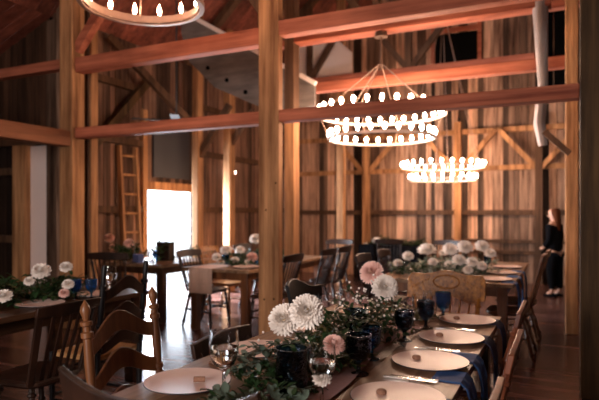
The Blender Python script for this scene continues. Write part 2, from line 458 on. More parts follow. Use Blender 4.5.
# pale grey board panel slanting down behind the frame, with light edge strip
pn = thing('slanting_panel', 'pale grey slanting board panel with bolt heads behind the left tie beams', 'panel', (0, 6.75, 0), kind='structure')
def ppt(x, y, Y):
    u = (x - 299.5)/555; dx = -.4305 + .9026*u; dy = .9026 + .4305*u
    t = Y/dy
    return (dx*t, EYE + (212 - y)*t/555)
def prism(pts, y0, y1):
    mb = MB(); n = len(pts)
    vs = [(x, y0, z) for x, z in pts] + [(x, y1, z) for x, z in pts]
    mb.add(vs, [list(range(n))[::-1], list(range(n, 2*n))] + [(i, (i+1) % n, n+(i+1) % n, n+i) for i in range(n)])
    return mb
K = 6.75/6.7
P = [(x*K, EYE + (z - EYE)*K) for x, z in [(-5.12, 4.40), (-2.98, 3.11), (-2.98, 2.84), (-3.4, 2.78), (-3.77, 2.87), (-4.54, 3.22), (-5.0, 3.65), (-5.15, 4.1)]]
prism(P, 0, .06).build('board_face', M['grey_panel'], pn)
MB().bar((-5.12*K, -.02, EYE + 2.98*K), (-2.95*K, -.02, EYE + 1.69*K), .06, .06, up=(0, 1, 0)).build('edge_strip', M['trim_light'], pn)
for (x, z) in [(x*K, EYE + (z - EYE)*K) for x, z in ((-4.665, 3.52), (-4.34, 3.31), (-4.03, 3.11))]:
    MB().lathe([(0, -.01), (.03, -.01), (.03, .01), (0, .01)], n=10, M=Matrix.Translation((x, -.008, z)) @ Matrix.Rotation(R(90), 4, 'X')).build('bolt_head', M['void'], pn)

o = prism([(-4.72, 3.85), (-3.62, 3.85), (-3.62, 4.45), (-4.1, 4.9), (-4.72, 4.9)], 9.86, 9.9).build('lit_patch_panel', M['trim_light'])  # pale panel added, its cream colour stands for light on the roof
tag(o, 'cream panel standing in for a lit patch between dark roof timbers above the chandelier', 'panel', kind='structure')

# ------------------------------------------------------------------ chandeliers
def ring(mb, r, wd, h, z, n=48):
    mb.lathe([(r - wd/2, z), (r + wd/2, z), (r + wd/2, z + h), (r - wd/2, z + h), (r - wd/2, z)], n=n)
    return mb
def globe(r, zc, n=8, stretch=1.3):
    return MB().lathe([(r*.35, zc - r*1.2*stretch)] + [(r*math.cos(a), zc + r*stretch*math.sin(a)) for a in [R(q) for q in (-50, -20, 10, 40, 65)]] + [(0.001, zc + r*stretch)], n=n)
def two_tier(loc, label, hang, r1, r2, n1, n2, rz=0, gap=.28):
    t = thing('ring_chandelier', label, 'chandelier', loc, rz, group='two tier ring chandeliers')
    proto = None
    for (r, z, n) in ((r1, 0, n1), (r2, -gap, n2)):
        rg = ring(MB(), r, .03, .03, z).build('lamp_ring', M['ring_white'], t, smooth=True)
        for k in range(n):
            a = 2*PI*k/n
            if proto is None:
                pb = globe(.023, .052, 8, 1.5).build('bulb', M['bulb'], rg, smooth=True, angle=80)
                proto = pb
            else:
                pb = proto.copy(); COL.objects.link(pb); pb.parent = rg
            pb.location = (r*math.cos(a), r*math.sin(a), z + .028)
    for k in range(6):
        a = 2*PI*(k+.5)/6
        MB().tube([(r2*math.cos(a), r2*math.sin(a), -gap + .03), (r1*math.cos(a), r1*math.sin(a), 0), (.02*math.cos(a), .02*math.sin(a), hang*.62)], .006, 5).build('hanging_rod', M['iron_light'], t)
    MB().tube([(0, 0, hang*.6), (0, 0, hang - .01)], .012, 6).tube([(0, 0, hang - .06), (0, 0, hang-.002)], [.08, .07], 12).build('ceiling_mount', M['iron'], t)
    return t
two_tier((-1.95, 6.32, 2.56), 'large two tier ring chandelier of glowing bulbs behind the long beam', .99, .74, .62, 30, 26)
two_tier((-2.03, 10.4, 2.24), 'smaller looking farther two tier ring chandelier near the end wall', roofz(-2.03) - 2.24, .74, .60, 26, 22, .05, .23)

def candle_chandelier(loc, label, top):
    r = .5
    t = thing('candle_chandelier', label, 'chandelier', loc)
    b = MB(); ring(b, r, .04, .008, 0); ring(b, r + .018, .006, .04, .0)
    band = b.build('band', M['iron_light'], t, smooth=True)
    b = MB(); ring(b, r - .03, .006, .06, .02); b.build('inner_band', M['iron_light'], t, smooth=True)
    ring(MB(), r - .002, .036, .006, .012).build('tray', M['iron'], t)
    proto = None
    for k in range(14):
        a = 2*PI*k/14 + .18
        x, y = r*math.cos(a), r*math.sin(a)
        if proto is None:
            sl = MB().tube([(0, 0, .018), (0, 0, .095)], .013, 10).build('candle_sleeve', M['sleeve'], t, smooth=True)
            fl = MB().lathe([(.008, .095), (.016, .115), (.019, .135), (.014, .16), (.006, .185), (.0015, .20)], n=8).build('flame_bulb', M['candle_bulb'], sl, smooth=True, angle=80)
            proto = (sl, fl)
        else:
            sl = proto[0].copy(); COL.objects.link(sl); sl.parent = t
            fl = proto[1].copy(); COL.objects.link(fl); fl.parent = sl
        sl.location = (x, y, 0)
    for k in range(4):
        a = 2*PI*k/4 + .75
        c, s = math.cos(a), math.sin(a)
        pts = [(r*c*q, r*s*q, z) for q, z in ((.96, .03), (.9, .12), (.7, .2), (.62, .34), (.5, .5), (.2, .62), (.05, .7))]
        MB().tube(pts, .008, 6).build('scroll_arm', M['iron_light'], t, smooth=True)
    MB().tube([(0, 0, .6), (0, 0, .66), (0, 0, .72), (0, 0, top)], [.02, .05, .01, .008], 8).build('hanging_rod', M['iron'], t, smooth=True)
    return t
cc = candle_chandelier((-3.22, 3.66, 3.17), 'round metal chandelier of candle bulbs at the top left', roofz(-3.22) - 3.17)
c2 = dup(cc, (-1.2, -.9, 3.1), .3, 'unseen copy of the candle bulb chandelier added behind the viewer for light')  # added lamp out of view, brightens the foreground table and right post

# ceiling fan
f = thing('ceiling_fan', 'dark ceiling fan on a long rod above the ladder', 'ceiling fan', (-5.0, 6.4, 2.72))
MB().tube([(0, 0, .1), (0, 0, roofz(-5.0) - 2.73)], .012, 6).build('down_rod', M['fan'], f)
MB().lathe([(.02, -.1), (.07, -.07), (.09, 0), (.08, .06), (.03, .12)], n=14).build('motor', M['fan'], f, smooth=True)
for k in range(5):
    a = 2*PI*k/5 + .3
    c, s = math.cos(a), math.sin(a)
    MB().add([], []) 
    m_ = MB(); m_.bar((.08*c, .08*s, 0), (.62*c, .62*s, 0), .12, .012); m_.build('blade', M['fan'], f)
for (x, y, z, lb) in ((-5.9, 5.95, 2.62, 'small bright lamp high on the left wall near the fan'), (-5.93, 9.4, 2.27, 'small bright lamp on the left wall beside the central post')):
    t = thing('wall_lamp', lb, 'lamp', (x, y, z))
    MB().lathe([(.05, -.02), (.05, .02), (.03, .04)], n=12).build('lamp_base', M['fan'], t)
    MB().lathe([(.02, -.09), (.04, -.06), (.04, -.03), (.02, -.02)], n=10).build('bulb', M['spot'], t, smooth=True)

# ladder
ld = thing('wooden_ladder', 'wooden ladder leaning on the left wall beside the doorway', 'ladder', (-5.8, 6.62, 0), R(-90))
for x in (-.17, .17):
    MB().bar((x, .06, 0), (x, -.08, 2.42), .045, .075).build('side_rail', M['post'], ld)
for k in range(8):
    z = .25 + .29*k; q = z/2.42
    MB().tube([(-.17, .06 - .14*q, z), (.17, .06 - .14*q, z)], .02, 7).build('rung', M['post'], ld)
# ld faces the room: turn so its rungs show
ld.rotation_euler = (0, 0, R(-90))
ld.location = (-5.90, 6.47, 0)

# ------------------------------------------------------------------ tables
def table(x0, x1, y0, y1, label, h=.76, top='tabletop', group='banquet tables', mat='table'):
    cx, cy = (x0+x1)/2, (y0+y1)/2
    t = thing('banquet_table', label, 'table', (cx, cy, 0), group=group)
    a, b = (x1-x0)/2, (y1-y0)/2
    mb = MB(); n = 6
    for k in range(n):
        mb.tone = random.random()
        mb.box(-a + 2*a*k/n, -a + 2*a*(k+1)/n - .003, -b, b, h - .035, h)
    mb.build('tabletop', M[top], t)
    mb = MB()
    for s in (-1, 1):
        mb.box(s*(a-.09) - .012, s*(a-.09) + .012, -b + .1, b - .1, h - .13, h - .036)
        mb.box(-a + .1, a - .1, s*(b-.1) - .012, s*(b-.1) + .012, h - .13, h - .036)
    mb.build('apron', M[mat], t)
    for sx in (-1, 1):
        for sy in (-1, 1):
            MB().box(sx*(a-.11) - .045, sx*(a-.11) + .045, sy*(b-.12) - .045, sy*(b-.12) + .045, 0, h - .036).build('leg', M[mat], t, bevel=.006)
    return t
T = .76
table(-1.50, -.36, 1.36, 3.76, 'long plank topped table in the foreground set with plates and greenery')
table(-1.75, -.42, 5.46, 7.9, 'plank table behind the oak head chair with blue napkins hanging', mat='chair_mid')
table(-4.34, -3.20, 1.36, 3.76, 'long dark table at the left edge with white flowers', top='table')
table(-4.17, -3.24, 5.45, 7.8, 'table with a beige runner over its end, left of the central post', mat='chair_mid')
table(-5.55, -4.55, 5.55, 6.7, 'table in front of the bright doorway and ladder')
o = table(-3.75, -2.55, 10.7, 11.5, 'dark cloth covered table against the far wall', top='table')
mb = MB()
mb.grid(lambda u, v: (-.62 + 1.24*u, -.42 + .004*math.sin(u*70), .765 - .72*v), 60, 6)
mb.box(-.62, .62, -.42, .42, .762, .768)
mb.grid(lambda u, v: (.62 + .004*math.sin(u*50), -.42 + .84*u, .765 - .72*v), 30, 6)
c = mb.build('tablecloth', M['black']); c.location = (-3.15, 11.1, 0)
tag(c, 'black cloth over the table against the far wall', 'tablecloth')

# ------------------------------------------------------------------ chairs (front faces +y, origin on the floor under the seat centre)
def turned(p0, p1, r, n=8, rings=((.15, 1.25), (.5, 1.15), (.85, 1.25))):
    p0 = Vector(p0); p1 = Vector(p1); pts = []; rs = []
    qs = [(0, .8), (.05, .9)]
    for q, k in rings: qs += [(q-.03, .85), (q-.012, k), (q+.012, k), (q+.03, .85)]
    qs += [(.95, .8), (1, .7)]
    for q, k in qs: pts.append(p0.lerp(p1, q)); rs.append(r*k)
    return MB().tube(pts, rs, n)
def seat_mb(wf, wb, d, z, th=.035, dish=.01):
    mb = MB(); n = 20
    out = []
    for k in range(n):
        a = 2*PI*k/n; c, s = math.cos(a), math.sin(a)
        x = math.copysign(abs(c)**.45, c); y = math.copysign(abs(s)**.45, s)
        wd = (wf if y > 0 else wb)*.5 * (1) if abs(y) > .3 else ((wf+wb)/4 + (wf-wb)/4*y/.3)
        out.append((x*wd, y*d/2))
    b0 = len(mb.v)
    for sc, zz in ((.92, z - th), (1, z - th*.6), (1, z - .008), (.95, z), (.6, z - dish), (.02, z - dish)):
        for (x, y) in out: mb.v.append(Vector((x*sc, y*sc, zz)))
    for i in range(5):
        for k in range(n):
            k2 = (k+1) % n; mb.face([i*n+k, i*n+k2, (i+1)*n+k2, (i+1)*n+k])
    mb.face(list(range(n))[::-1]); mb.face([5*n+k for k in range(n)])
    return mb
def pressed_chair(label, mat, H=.98, W=.44, group=None, crest='press', cat='chair', name='pressed_back_chair'):
    t = thing(name, label, cat, group=group)
    m = M[mat]
    rake = .22
    yb = lambda z: -.19 - (z - .45)*rake
    seat_mb(W+.02, W-.04, .41, .46).build('seat', m, t, smooth=True)
    bow = .035
    if crest == 'straight': bow = .004
    plan = lambda s, z: yb(z) - bow*(1 - s*s)
    ch = .205 if crest == 'press' else .095
    if crest == 'press':
        zt = lambda s: H - .012 - .035*abs(s)**3 + .012*math.cos(s*2*PI) - (.03 if abs(s) > .93 else 0)
        zb = lambda s: H - ch + .025*math.cos(s*PI*1.5) * (1 if abs(s) < .8 else .4)
    elif crest == 'ear':
        zt = lambda s: H - .07 + .07*abs(s)**2.4 + .012*math.exp(-(s*3)**2)
        zb = lambda s: H - .16 + .02*math.cos(s*PI)
    elif crest == 'saddle':
        zt = lambda s: H - .03 + .035*math.sin(s*2.6 + .5) + .01*s
        zb = lambda s: H - .14 + .015*math.cos(s*PI)
    else:
        zt = lambda s: H - .015*s*s; zb = lambda s: H - ch + .008*s*s
    half = W/2 + .035
    MB().board(half, zt, zb, plan, .024, 28).build('crest_rail', m, t, smooth=True, bevel=.004)
    if crest == 'press':
        pts = []
        for k in range(25):
            a = 2*PI*k/24; s = .34*math.cos(a); z = H - .085 + .048*math.sin(a)
            pts.append((s*half, plan(s, z) + .014, z))
        cv = MB().tube(pts, .006, 6, cap=False)
        for sg in (-1, 1):
            for k in range(6):
                q = sg*(.45 + .08*k); z0 = H - .06 - .012*k
                cv.tube([(q*half, plan(q, z0)+.013, z0), ((q + sg*.06)*half, plan(q, z0)+.013, z0 - .05)], [.007, .003], 5)
        cv.build('carving', m, t, smooth=True)
    for sx in (-1, 1):
        x = sx*(W/2 - .012)
        zt_ = zb(sx*.88) + .02
        turned((sx*(W/2 - .035), yb(.45)+.02, .44), (x, plan(sx*.88, zt_), zt_), .019).build('back_post', m, t, smooth=True)
        turned((sx*(W/2 - .05), .15, .44), (sx*(W/2 - .01), .19, 0), .021).build('leg', m, t, smooth=True)
        turned((sx*(W/2 - .06), -.15, .44), (sx*(W/2 - .02), -.24, 0), .021).build('leg', m, t, smooth=True)
        turned((sx*(W/2 - .022), .175, .2), (sx*(W/2 - .03), -.2, .22), .012).build('stretcher', m, t, smooth=True)
    turned((-W/2+.03, .172, .26), (W/2-.03, .172, .26), .013).build('stretcher', m, t, smooth=True)
    n = 6
    for k in range(n):
        s = -.62 + 1.24*k/(n-1)
        z1 = zb(s) + .015
        MB().tube([(s*(W/2)*.9, yb(.45)+.01 - .01*(1-s*s), .45), (s*half, plan(s, z1), z1)], [.009, .008], 6).build('spindle', m, t, smooth=True)
    return t
def ladder_chair(label, mat, H=1.06, W=.42, finial=True, seatmat='rush', slatmat=None, group=None, nsl=3):
    t = thing('ladder_back_chair', label, 'chair', group=group)
    m = M[mat]
    yb = lambda z: -.2 - max(0, z - .44)*.10
    for sx in (-1, 1):
        x = sx*W/2
        pts = []; rs = []
        zs = [(0, .7), (.05, .85), (.2, 1), (.3, 1), (.44, 1), (.50, .9), (.505, 1.25), (.53, 1.25), (.535, .85), (.60, 1.0), (.66, .85), (.665, 1.2), (.685, 1.2), (.69, .85), (.80, 1), (H-.16, .85), (H-.155, 1.25), (H-.135, 1.25), (H-.13, .8)]
        if finial: zs += [(H-.11, .8), (H-.105, 1.2), (H-.09, 1.25), (H-.085, .6), (H-.07, .75), (H-.045, 1.1), (H-.025, .85), (H-.008, .35), (H, .1)]
        else: zs += [(H-.02, .85), (H, .6)]
        for z, k in zs: pts.append((x, yb(z), z)); rs.append(.021*k)
        MB().tube(pts, rs, 10).build('back_post', m, t, smooth=True)
        MB().tube([(x*1.08, .2, 0), (x*1.08, .2, .2), (x*1.08, .2, .47)], [.015, .02, .02], 8).build('leg', m, t, smooth=True)
        for z in (.14, .3): MB().tube([(x*1.08, .2, z), (x, yb(z), z)], .011, 6).build('stretcher', m, t, smooth=True)
    for z in (.17, .33): MB().tube([(-W*.54, .2, z), (W*.54, .2, z)], .011, 6).build('stretcher', m, t, smooth=True)
    for k in range(nsl):
        zc = .56 + (H - .16 - .56)*k/(nsl-1)
        amp = .05
        zt = lambda s, zc=zc: zc + .035 + amp*math.cos(s*PI)*.9
        zb = lambda s, zc=zc: zc - .045 + amp*math.cos(s*PI)*.65
        MB().board(W/2 - .008, zt, zb, lambda s, z: yb(z) - .03*(1 - s*s), .014, 22).build('slat', M[slatmat] if slatmat else m, t, smooth=True, bevel=.003)
    mb = MB(); mb.box(-W/2-.01, W/2+.01, -.19, .215, .435, .47); mb.build('seat', M[seatmat], t, bevel=.012)
    return t
def windsor_chair(label, mat, H=.9, W=.42, group=None):
    t = thing('spindle_back_chair', label, 'chair', group=group); m = M[mat]
    yb = lambda z: -.17 - (z-.45)*.26
    seat_mb(W+.03, W-.02, .42, .46, .04, .014).build('seat', m, t, smooth=True)
    for sx in (-1, 1):
        MB().bar((sx*(W/2-.03), yb(.44), .44), (sx*(W/2-.005), yb(H-.02), H-.02), .04, .022).build('back_post', m, t, bevel=.004)
        turned((sx*(W/2-.08), .13, .44), (sx*(W/2+.01), .2, 0), .02).build('leg', m, t, smooth=True)
        turned((sx*(W/2-.08), -.12, .44), (sx*(W/2+.01), -.24, 0), .02).build('leg', m, t, smooth=True)
        turned((sx*(W/2-.04), .165, .2), (sx*(W/2-.04), -.185, .2), .012).build('stretcher', m, t, smooth=True)
    MB().tube([(-W/2+.04, 0, .2), (W/2-.04, 0, .2)], .012, 6).build('stretcher', m, t, smooth=True)
    MB().board(W/2+.02, lambda s: H - .01*s*s, lambda s: H - .075 + .01*s*s, lambda s, z: yb(z) - .03*(1-s*s) + .0, .02, 16).build('crest_rail', m, t, smooth=True, bevel=.004)
    for k in range(5):
        s = -.6 + 1.2*k/4
        MB().bar((s*W*.42, yb(.44), .44), (s*W*.48, yb(H-.06) - .03*(1-s*s), H-.06), .02, .01).build('spindle', m, t)
    return t

FX, FnX = R(-90), R(90)      # facing +x / facing -x
def place(o, x, y, rz): o.location = (x, y, 0); o.rotation_euler = (0, 0, rz); return o
# near table, head ends
place(pressed_chair('oak head chair with pressed oval crest behind the far end of the near table', 'chair_oak', H=.99, W=.5), -.80, 3.93, R(180))
place(pressed_chair('brown chair whose curved top rail crosses the bottom left foreground', 'chair_dark', H=.99, W=.56, crest='ear', name='dining_chair'), -1.01, 1.47, R(4))
# near table, left side
place(ladder_chair('brown ladder back chair with turned finials in the left foreground', 'chair_mid', W=.46), -1.57, 1.96, FX + R(4))
lowc = place(pressed_chair('low dark chair with plain top rail beside the clear wine glass', 'chair_dark', H=.79, W=.48, crest='straight', name='dining_chair'), -1.40, 2.52, FX)
place(pressed_chair('black chair with saddle shaped top rail behind the two big dahlias', 'chair_black', H=.95, W=.46, crest='saddle', name='dining_chair'), -1.40, 3.62, FX)
# near table, right side
rc = place(pressed_chair('red brown chair at the near table, farthest of the three on the right', 'chair_red', H=.92, crest='straight', name='dining_chair', group='chairs on the right side of the near table'), -.50, 3.31, FnX)
dup(rc, (-.465, 2.42, 0), FnX, 'red brown chair at the near table, middle of the three on the right')
dup(rc, (-.47, 1.62, 0), FnX, 'red brown chair at the near table, nearest of the three on the right')
# left table, right side
place(windsor_chair('dark spindle back chair at the left edge table in front of the flowers', 'chair_dark', H=.91), -2.90, 2.36, FnX)
place(ladder_chair('tall black ladder back chair with grey slats and rush seat at the left table', 'chair_black', H=1.08, W=.40, finial=False, slatmat='chair_dark'), -2.98, 2.93, FnX)
wd2 = place(windsor_chair('dark spindle chair nearest the viewer at the left edge table', 'chair_dark', H=.9), -2.92, 1.66, FnX)
# right rear table
oc = place(windsor_chair('brown spindle chair at the rear right table, nearer of the two', 'chair_mid', H=1.02, group='chairs at the rear right table'), -.50, 5.93, FnX)
dup(oc, (-.48, 6.62, 0), FnX, 'brown spindle chair at the rear right table, farther of the two')
pc = place(pressed_chair('dark chair on the left side of the rear right table, nearer one', 'chair_dark', H=.95, crest='flat', name='dining_chair', group='dark chairs at the rear tables'), -1.80, 6.1, FX)
dup(pc, (-1.80, 6.9, 0), FX, 'dark chair on the left side of the rear right table, farther one')
# middle table
dup(pc, (-3.12, 5.78, 0), FnX, 'dark chair right of the runner table, tucked behind the central post')
dup(pc, (-3.12, 6.85, 0), FnX, 'dark chair right of the runner table, second from its near end')
dup(pc, (-3.12, 7.45, 0), FnX, 'dark chair right of the runner table at its far end')
dup(pc, (-4.08, 5.85, 0), FX, 'dark chair left of the runner table near its front leg')
o1 = place(windsor_chair('orange oak chair with slatted back left of the runner table', 'chair_oak', H=.95), -4.26, 6.55, FX)
dup(pc, (-4.12, 7.25, 0), FX, 'dark chair left of the runner table at its far end')
dup(pc, (-5.05, 5.30, 0), R(20), 'dark chair at the front of the table near the ladder')
dup(pc, (-3.6, 8.9, 0), R(180), 'dark chair standing alone behind the runner table')
dup(pc, (-2.9, 10.0, 0), R(10), 'dark chair in front of the black clothed table')
dup(pc, (-1.9, 9.4, 0), R(160), 'dark chair out on the floor under the farther chandelier')

# ------------------------------------------------------------------ table ware
def proto_parts(fn): return fn
PL = None
def plate(x, y, label, group, cork=True, z=T):
    global PL
    if PL is None:
        t = thing('dinner_plate', label, 'plate', (x, y, z), group=group)
        MB().lathe([(.10, .0), (.11, .004), (.165, .016), (.166, .019), (.115, .010), (.02, .008), (.001, .008)], n=48).build('plate_body', M['plate'], t, smooth=True, angle=60)
        MB().lathe([(.163, .0135), (.168, .0145), (.168, .0175), (.163, .0165), (.163, .0135)], n=48).build('plate_rim', M['rim'], t, smooth=True)
        PL = t
    else: t = dup(PL, (x, y, z), 0, label, group)
    return t
def cork(x, y, z, rz, label, group):
    o = MB().tube([(-.022, 0, .011), (.022, 0, .011)], .011, 10).build('wine_cork', M['cork'], smooth=True)
    o.location = (x, y, z); o.rotation_euler = (0, 0, rz); tag(o, label, 'cork', group)
ordn = ['nearest', 'second', 'third', 'farthest']
for i, y in enumerate((1.93, 2.46, 2.97, 3.49)):
    plate(-.535, y, 'white dinner plate, %s along the right side of the near table' % ordn[i], 'plates on the near table')
    c = MB().lathe([(0.001, 0), (.016, 0), (.019, .005), (.019, .012), (.014, .017), (.001, .018)], n=12).build('wax_seal', M['cork'], smooth=True)
    c.location = (-.60, y + .02, T + .008)
    tag(c, 'round brown favour on the %s right hand plate of the near table' % ordn[i], 'table favour', 'brown favours on the right hand plates')
for i, y in enumerate((1.76, 2.32, 2.90)):
    plate(-1.32, y, 'white plate on the left side of the near table, ' + ('by the ladder back chair', 'behind the clear wine glass', 'behind the big dahlias')[i], 'plates on the near table')
    cork(-1.28, y + .02, T + .009, R(30), 'wine cork lying on the left side plate ' + ('in front of the ladder back chair', 'right of the clear wine glass', 'behind the big dahlias')[i], 'corks on the left side plates')
for i, y in enumerate((2.25, 2.80, 3.32)):
    plate(-3.40, y, 'plate at the right side of the left edge table, ' + ('nearest', 'in front of the flower vase', 'beside the blue glass')[i], 'plates on the left edge table')
for i, y in enumerate((5.75, 6.4, 7.1)):
    plate(-.62, y, 'plate on the rear right table, ' + ('at its near corner', 'middle of the right side', 'farthest on the right side')[i], 'plates on the rear right table')
for i, y in enumerate((5.75, 6.5)):
    plate(-3.45, y, 'plate on the runner table, ' + ('near its front edge', 'farther back by the flowers')[i], 'plates on the runner table')

KN = None
def cutlery(x, y, rz, label, kind):
    global KN
    if KN is None:
        k = MB().bar((0, -.02, .004), (.11, -.02, .005), .011, .006).add([(.11, -.028, .003), (.21, -.026, .003), (.215, -.018, .003), (.11, -.014, .003), (.11, -.028, .006), (.21, -.026, .005), (.215, -.018, .005), (.11, -.014, .006)], [(0,3,2,1), (4,5,6,7), (0,1,5,4), (1,2,6,5), (2,3,7,6), (3,0,4,7)])
        kn = MB(); kn.bar((0, 0, .004), (.11, 0, .006), .010, .006)
        kn.add([(.11, -.008, .004), (.205, -.010, .003), (.22, .0, .003), (.205, .006, .003), (.11, .006, .004), (.11, -.008, .007), (.205, -.010, .005), (.22, 0, .005), (.205, .006, .005), (.11, .006, .007)],
               [(4,3,2,1,0), (5,6,7,8,9), (0,1,6,5), (1,2,7,6), (2,3,8,7), (3,4,9,8), (4,0,5,9)])
        fk = MB(); fk.bar((0, 0, .004), (.12, 0, .008), .007, .004); fk.bar((.12, 0, .008), (.15, 0, .005), .024, .003)
        for q in (-.0095, -.003, .0035, .0095): fk.bar((.15, q, .005), (.195, q, .008), .003, .002)
        kno = kn.build('table_knife', M['steel'], smooth=True); fko = fk.build('table_fork', M['steel'], smooth=True)
        KN = {'knife': kno, 'fork': fko}; o = KN[kind]; KN['_used'] = {kind}
    elif kind not in KN['_used']: o = KN[kind]; KN['_used'].add(kind)
    else: o = KN[kind].copy(); COL.objects.link(o)
    o.location = (x, y, T + .001); o.rotation_euler = (0, 0, rz)
    tag(o, label, 'cutlery', 'cutlery on the near table')
for i, y in enumerate((2.19, 2.71, 3.23)):
    nm = ('nearest', 'second', 'third')[i]
    cutlery(-.66, y - .015, R(3), 'steel table knife in the %s gap between right side plates' % nm, 'knife')
    cutlery(-.64, y + .02, R(-4), 'steel table fork in the %s gap between right side plates' % nm, 'fork')
cutlery(-1.42, 2.05, R(-10), 'steel table fork between the two left side plates', 'fork')
cutlery(-1.40, 2.02, R(-14), 'steel table knife between the two left side plates', 'knife')

def napkin(x0, y, z, drop, wd, mat, label, group):
    """folded cloth lying on the edge at x0 and hanging on the +x side"""
    ph = random.uniform(0, 6)
    def fn(u, v):
        s = v*(drop + .12)
        yy = y + (u - .5)*wd*(1 - .25*max(0, v - .3))
        rip = .012*math.sin(u*9 + ph) * min(1, v*1.6)
        if s < .12: return (x0 - .12 + s, yy, z + .004 + .001*math.sin(u*9))
        return (x0 + .012 + abs(rip) + .02*min(1, (s-.12)*12), yy + rip*.4, z + .004 - (s - .12))
    o = MB().grid(fn, 14, 16).build('napkin', mat, smooth=True)
    so = o.modifiers.new('s', 'SOLIDIFY'); so.thickness = .004; so.offset = 1
    tag(o, label, 'napkin', group)
for i, y in enumerate((1.93, 2.30, 2.62, 3.05, 3.55)):
    napkin(-.36, y, T, .34, .17, M['napkin'] if i in (1, 2) else M['napkin_navy'],
           ('dark', 'bright', 'bright', 'dark', 'dark')[i] + ' blue napkin hanging off the near table, ' + ('nearest', 'second', 'third', 'fourth', 'fifth')[i] + ' from the viewer', 'napkins hanging from the near table')
for i, y in enumerate((5.65, 6.15, 6.7)):
    napkin(-.42, y, T, .42, .2, M['napkin'], 'blue napkin hanging off the rear right table, ' + ('at its near corner', 'middle one', 'farthest one')[i], 'napkins hanging from the rear right table')
mb = MB()
mb.grid(lambda u, v: (-4.06 + .34*u, 5.9 - .46*v if v < 1 else 5.44, T + .006), 6, 4)
mb.grid(lambda u, v: (-4.06 + .34*u, 5.44 - .012 - .008*math.sin(u*14), T + .006 - .30*v), 20, 8)
o = mb.build('table_runner', M['linen'], smooth=True)
tag(o, 'beige linen runner hanging over the front end of the middle table', 'table runner')
o = MB().grid(lambda u, v: (-1.06 + .26*u + .04*math.sin(v*7) + .06*v, 1.5 + 1.75*v, T + .004 + .006*abs(math.sin(u*9 + v*5))), 10, 30).build('table_runner', M['blushcloth'], smooth=True)
tag(o, 'crumpled blush gauze runner under the greenery on the near table', 'table runner')

def goblet_mb(s=1, h=.15, r=.042):
    return [(.001, 0), (.036*s, .0), (.036*s, .004), (.012, .010), (.008, .02), (.008, .04), (.013, .048), (r*.75, .062), (r, .085), (r*1.03, .115), (r*1.06, h), (r*.98, h), (r*.92, .086), (r*.66, .066), (.001, .058)]
GP = {}
def goblet(kind, x, y, label, group, z=T, sc=1):
    if kind not in GP:
        t = thing('glass_goblet' if kind != 'wine' else 'wine_glass', label, 'glass', (x, y, z), group=group)
        if kind == 'blue': MB().lathe(goblet_mb(), n=14).build('bowl', M['blue'], t, smooth=True, angle=25)
        elif kind == 'dark': MB().lathe(goblet_mb(h=.145, r=.045), n=14).build('bowl', M['bluegrey'], t, smooth=True, angle=25)
        elif kind == 'tumbler':
            MB().lathe([(.001, 0), (.03, 0), (.036, .05), (.039, .13), (.0375, .13), (.034, .05), (.027, .008), (.001, .006)], n=24).build('body', M['glass'], t, smooth=True)
        elif kind == 'wine':
            prof = [(.001, 0), (.036, .0), (.036, .003), (.010, .007), (.005, .02), (.005, .07), (.012, .078), (.030, .092), (.041, .12), (.042, .145), (.039, .185), (.0375, .185), (.0405, .145), (.0395, .12), (.029, .094), (.001, .084)]
            MB().lathe(prof, n=32).build('glass_body', M['glass'], t, smooth=True, angle=70)
            MB().lathe([(.001, .0845), (.0285, .0945), (.039, .12), (.0398, .139), (.001, .139)], n=32).build('water', M['water'], t, smooth=True, angle=50)
        GP[kind] = t
    else: t = dup(GP[kind], (x, y, z), random.uniform(0, 1), label, group)
    if sc != 1: t.scale = (sc, sc, sc)
    return t
goblet('wine', -1.115, 1.70, 'clear stemmed glass of water beside the front left plate', 'clear glasses on the near table', sc=1.3)
goblet('wine', -.75, 1.75, 'clear stemmed glass in front of the small pink flower', 'clear glasses on the near table', sc=1.15)
goblet('dark', -.765, 2.17, 'dark blue cut glass goblet in front of the greenery, nearest on the right side', 'dark blue goblets on the near table', sc=1.15)
goblet('blue', -.79, 2.42, 'dark blue goblet just behind the nearest one', 'dark blue goblets on the near table')
goblet('dark', -.75, 2.84, 'dark blue goblet left of the second right side plate', 'dark blue goblets on the near table', sc=1.1)
goblet('dark', -.72, 3.2, 'dark blue goblet left of the third right side plate', 'dark blue goblets on the near table', sc=1.1)
goblet('blue', -.69, 3.55, 'dark blue goblet left of the farthest right side plate', 'dark blue goblets on the near table', sc=1.1)
goblet('tumbler', -.86, 2.95, 'clear tumbler behind the dark goblets under the white dahlia', 'clear tumblers on the near table')
goblet('tumbler', -.82, 3.45, 'clear tumbler standing in front of the oak chair, left one', 'clear tumblers on the near table', sc=1.15)
goblet('tumbler', -.79, 3.64, 'clear tumbler standing in front of the oak chair, right one', 'clear tumblers on the near table', sc=1.2)
goblet('blue', -3.40, 3.12, 'bright blue goblet on the left edge table, left one', 'blue goblets on the left edge table', sc=1.0)
goblet('blue', -3.31, 3.19, 'bright blue goblet on the left edge table, right one', 'blue goblets on the left edge table')
goblet('wine', -3.25, 3.32, 'clear stemmed glass at the end of the left edge table', None)
for i, (x, y) in enumerate(((-1.0, 6.3), (-.82, 6.9), (-.8, 7.3), (-1.3, 7.3), (-1.35, 6.6), (-1.6, 5.9), (-1.66, 6.4), (-1.25, 5.75))):
    goblet('blue' if i < 2 else 'tumbler', x, y, ('blue goblet right of the flowers on the rear right table', 'blue goblet behind the flowers on the rear right table', 'clear tumbler at the far end of the rear right table', 'clear tumbler left at the far end of the rear right table', 'clear tumbler left of the flowers on the rear right table', 'clear tumbler at the left edge of the rear right table, nearer', 'clear tumbler at the left edge of the rear right table, farther', 'clear tumbler at the near end of the rear right table behind the oak chair')[i], 'glasses on the rear right table')
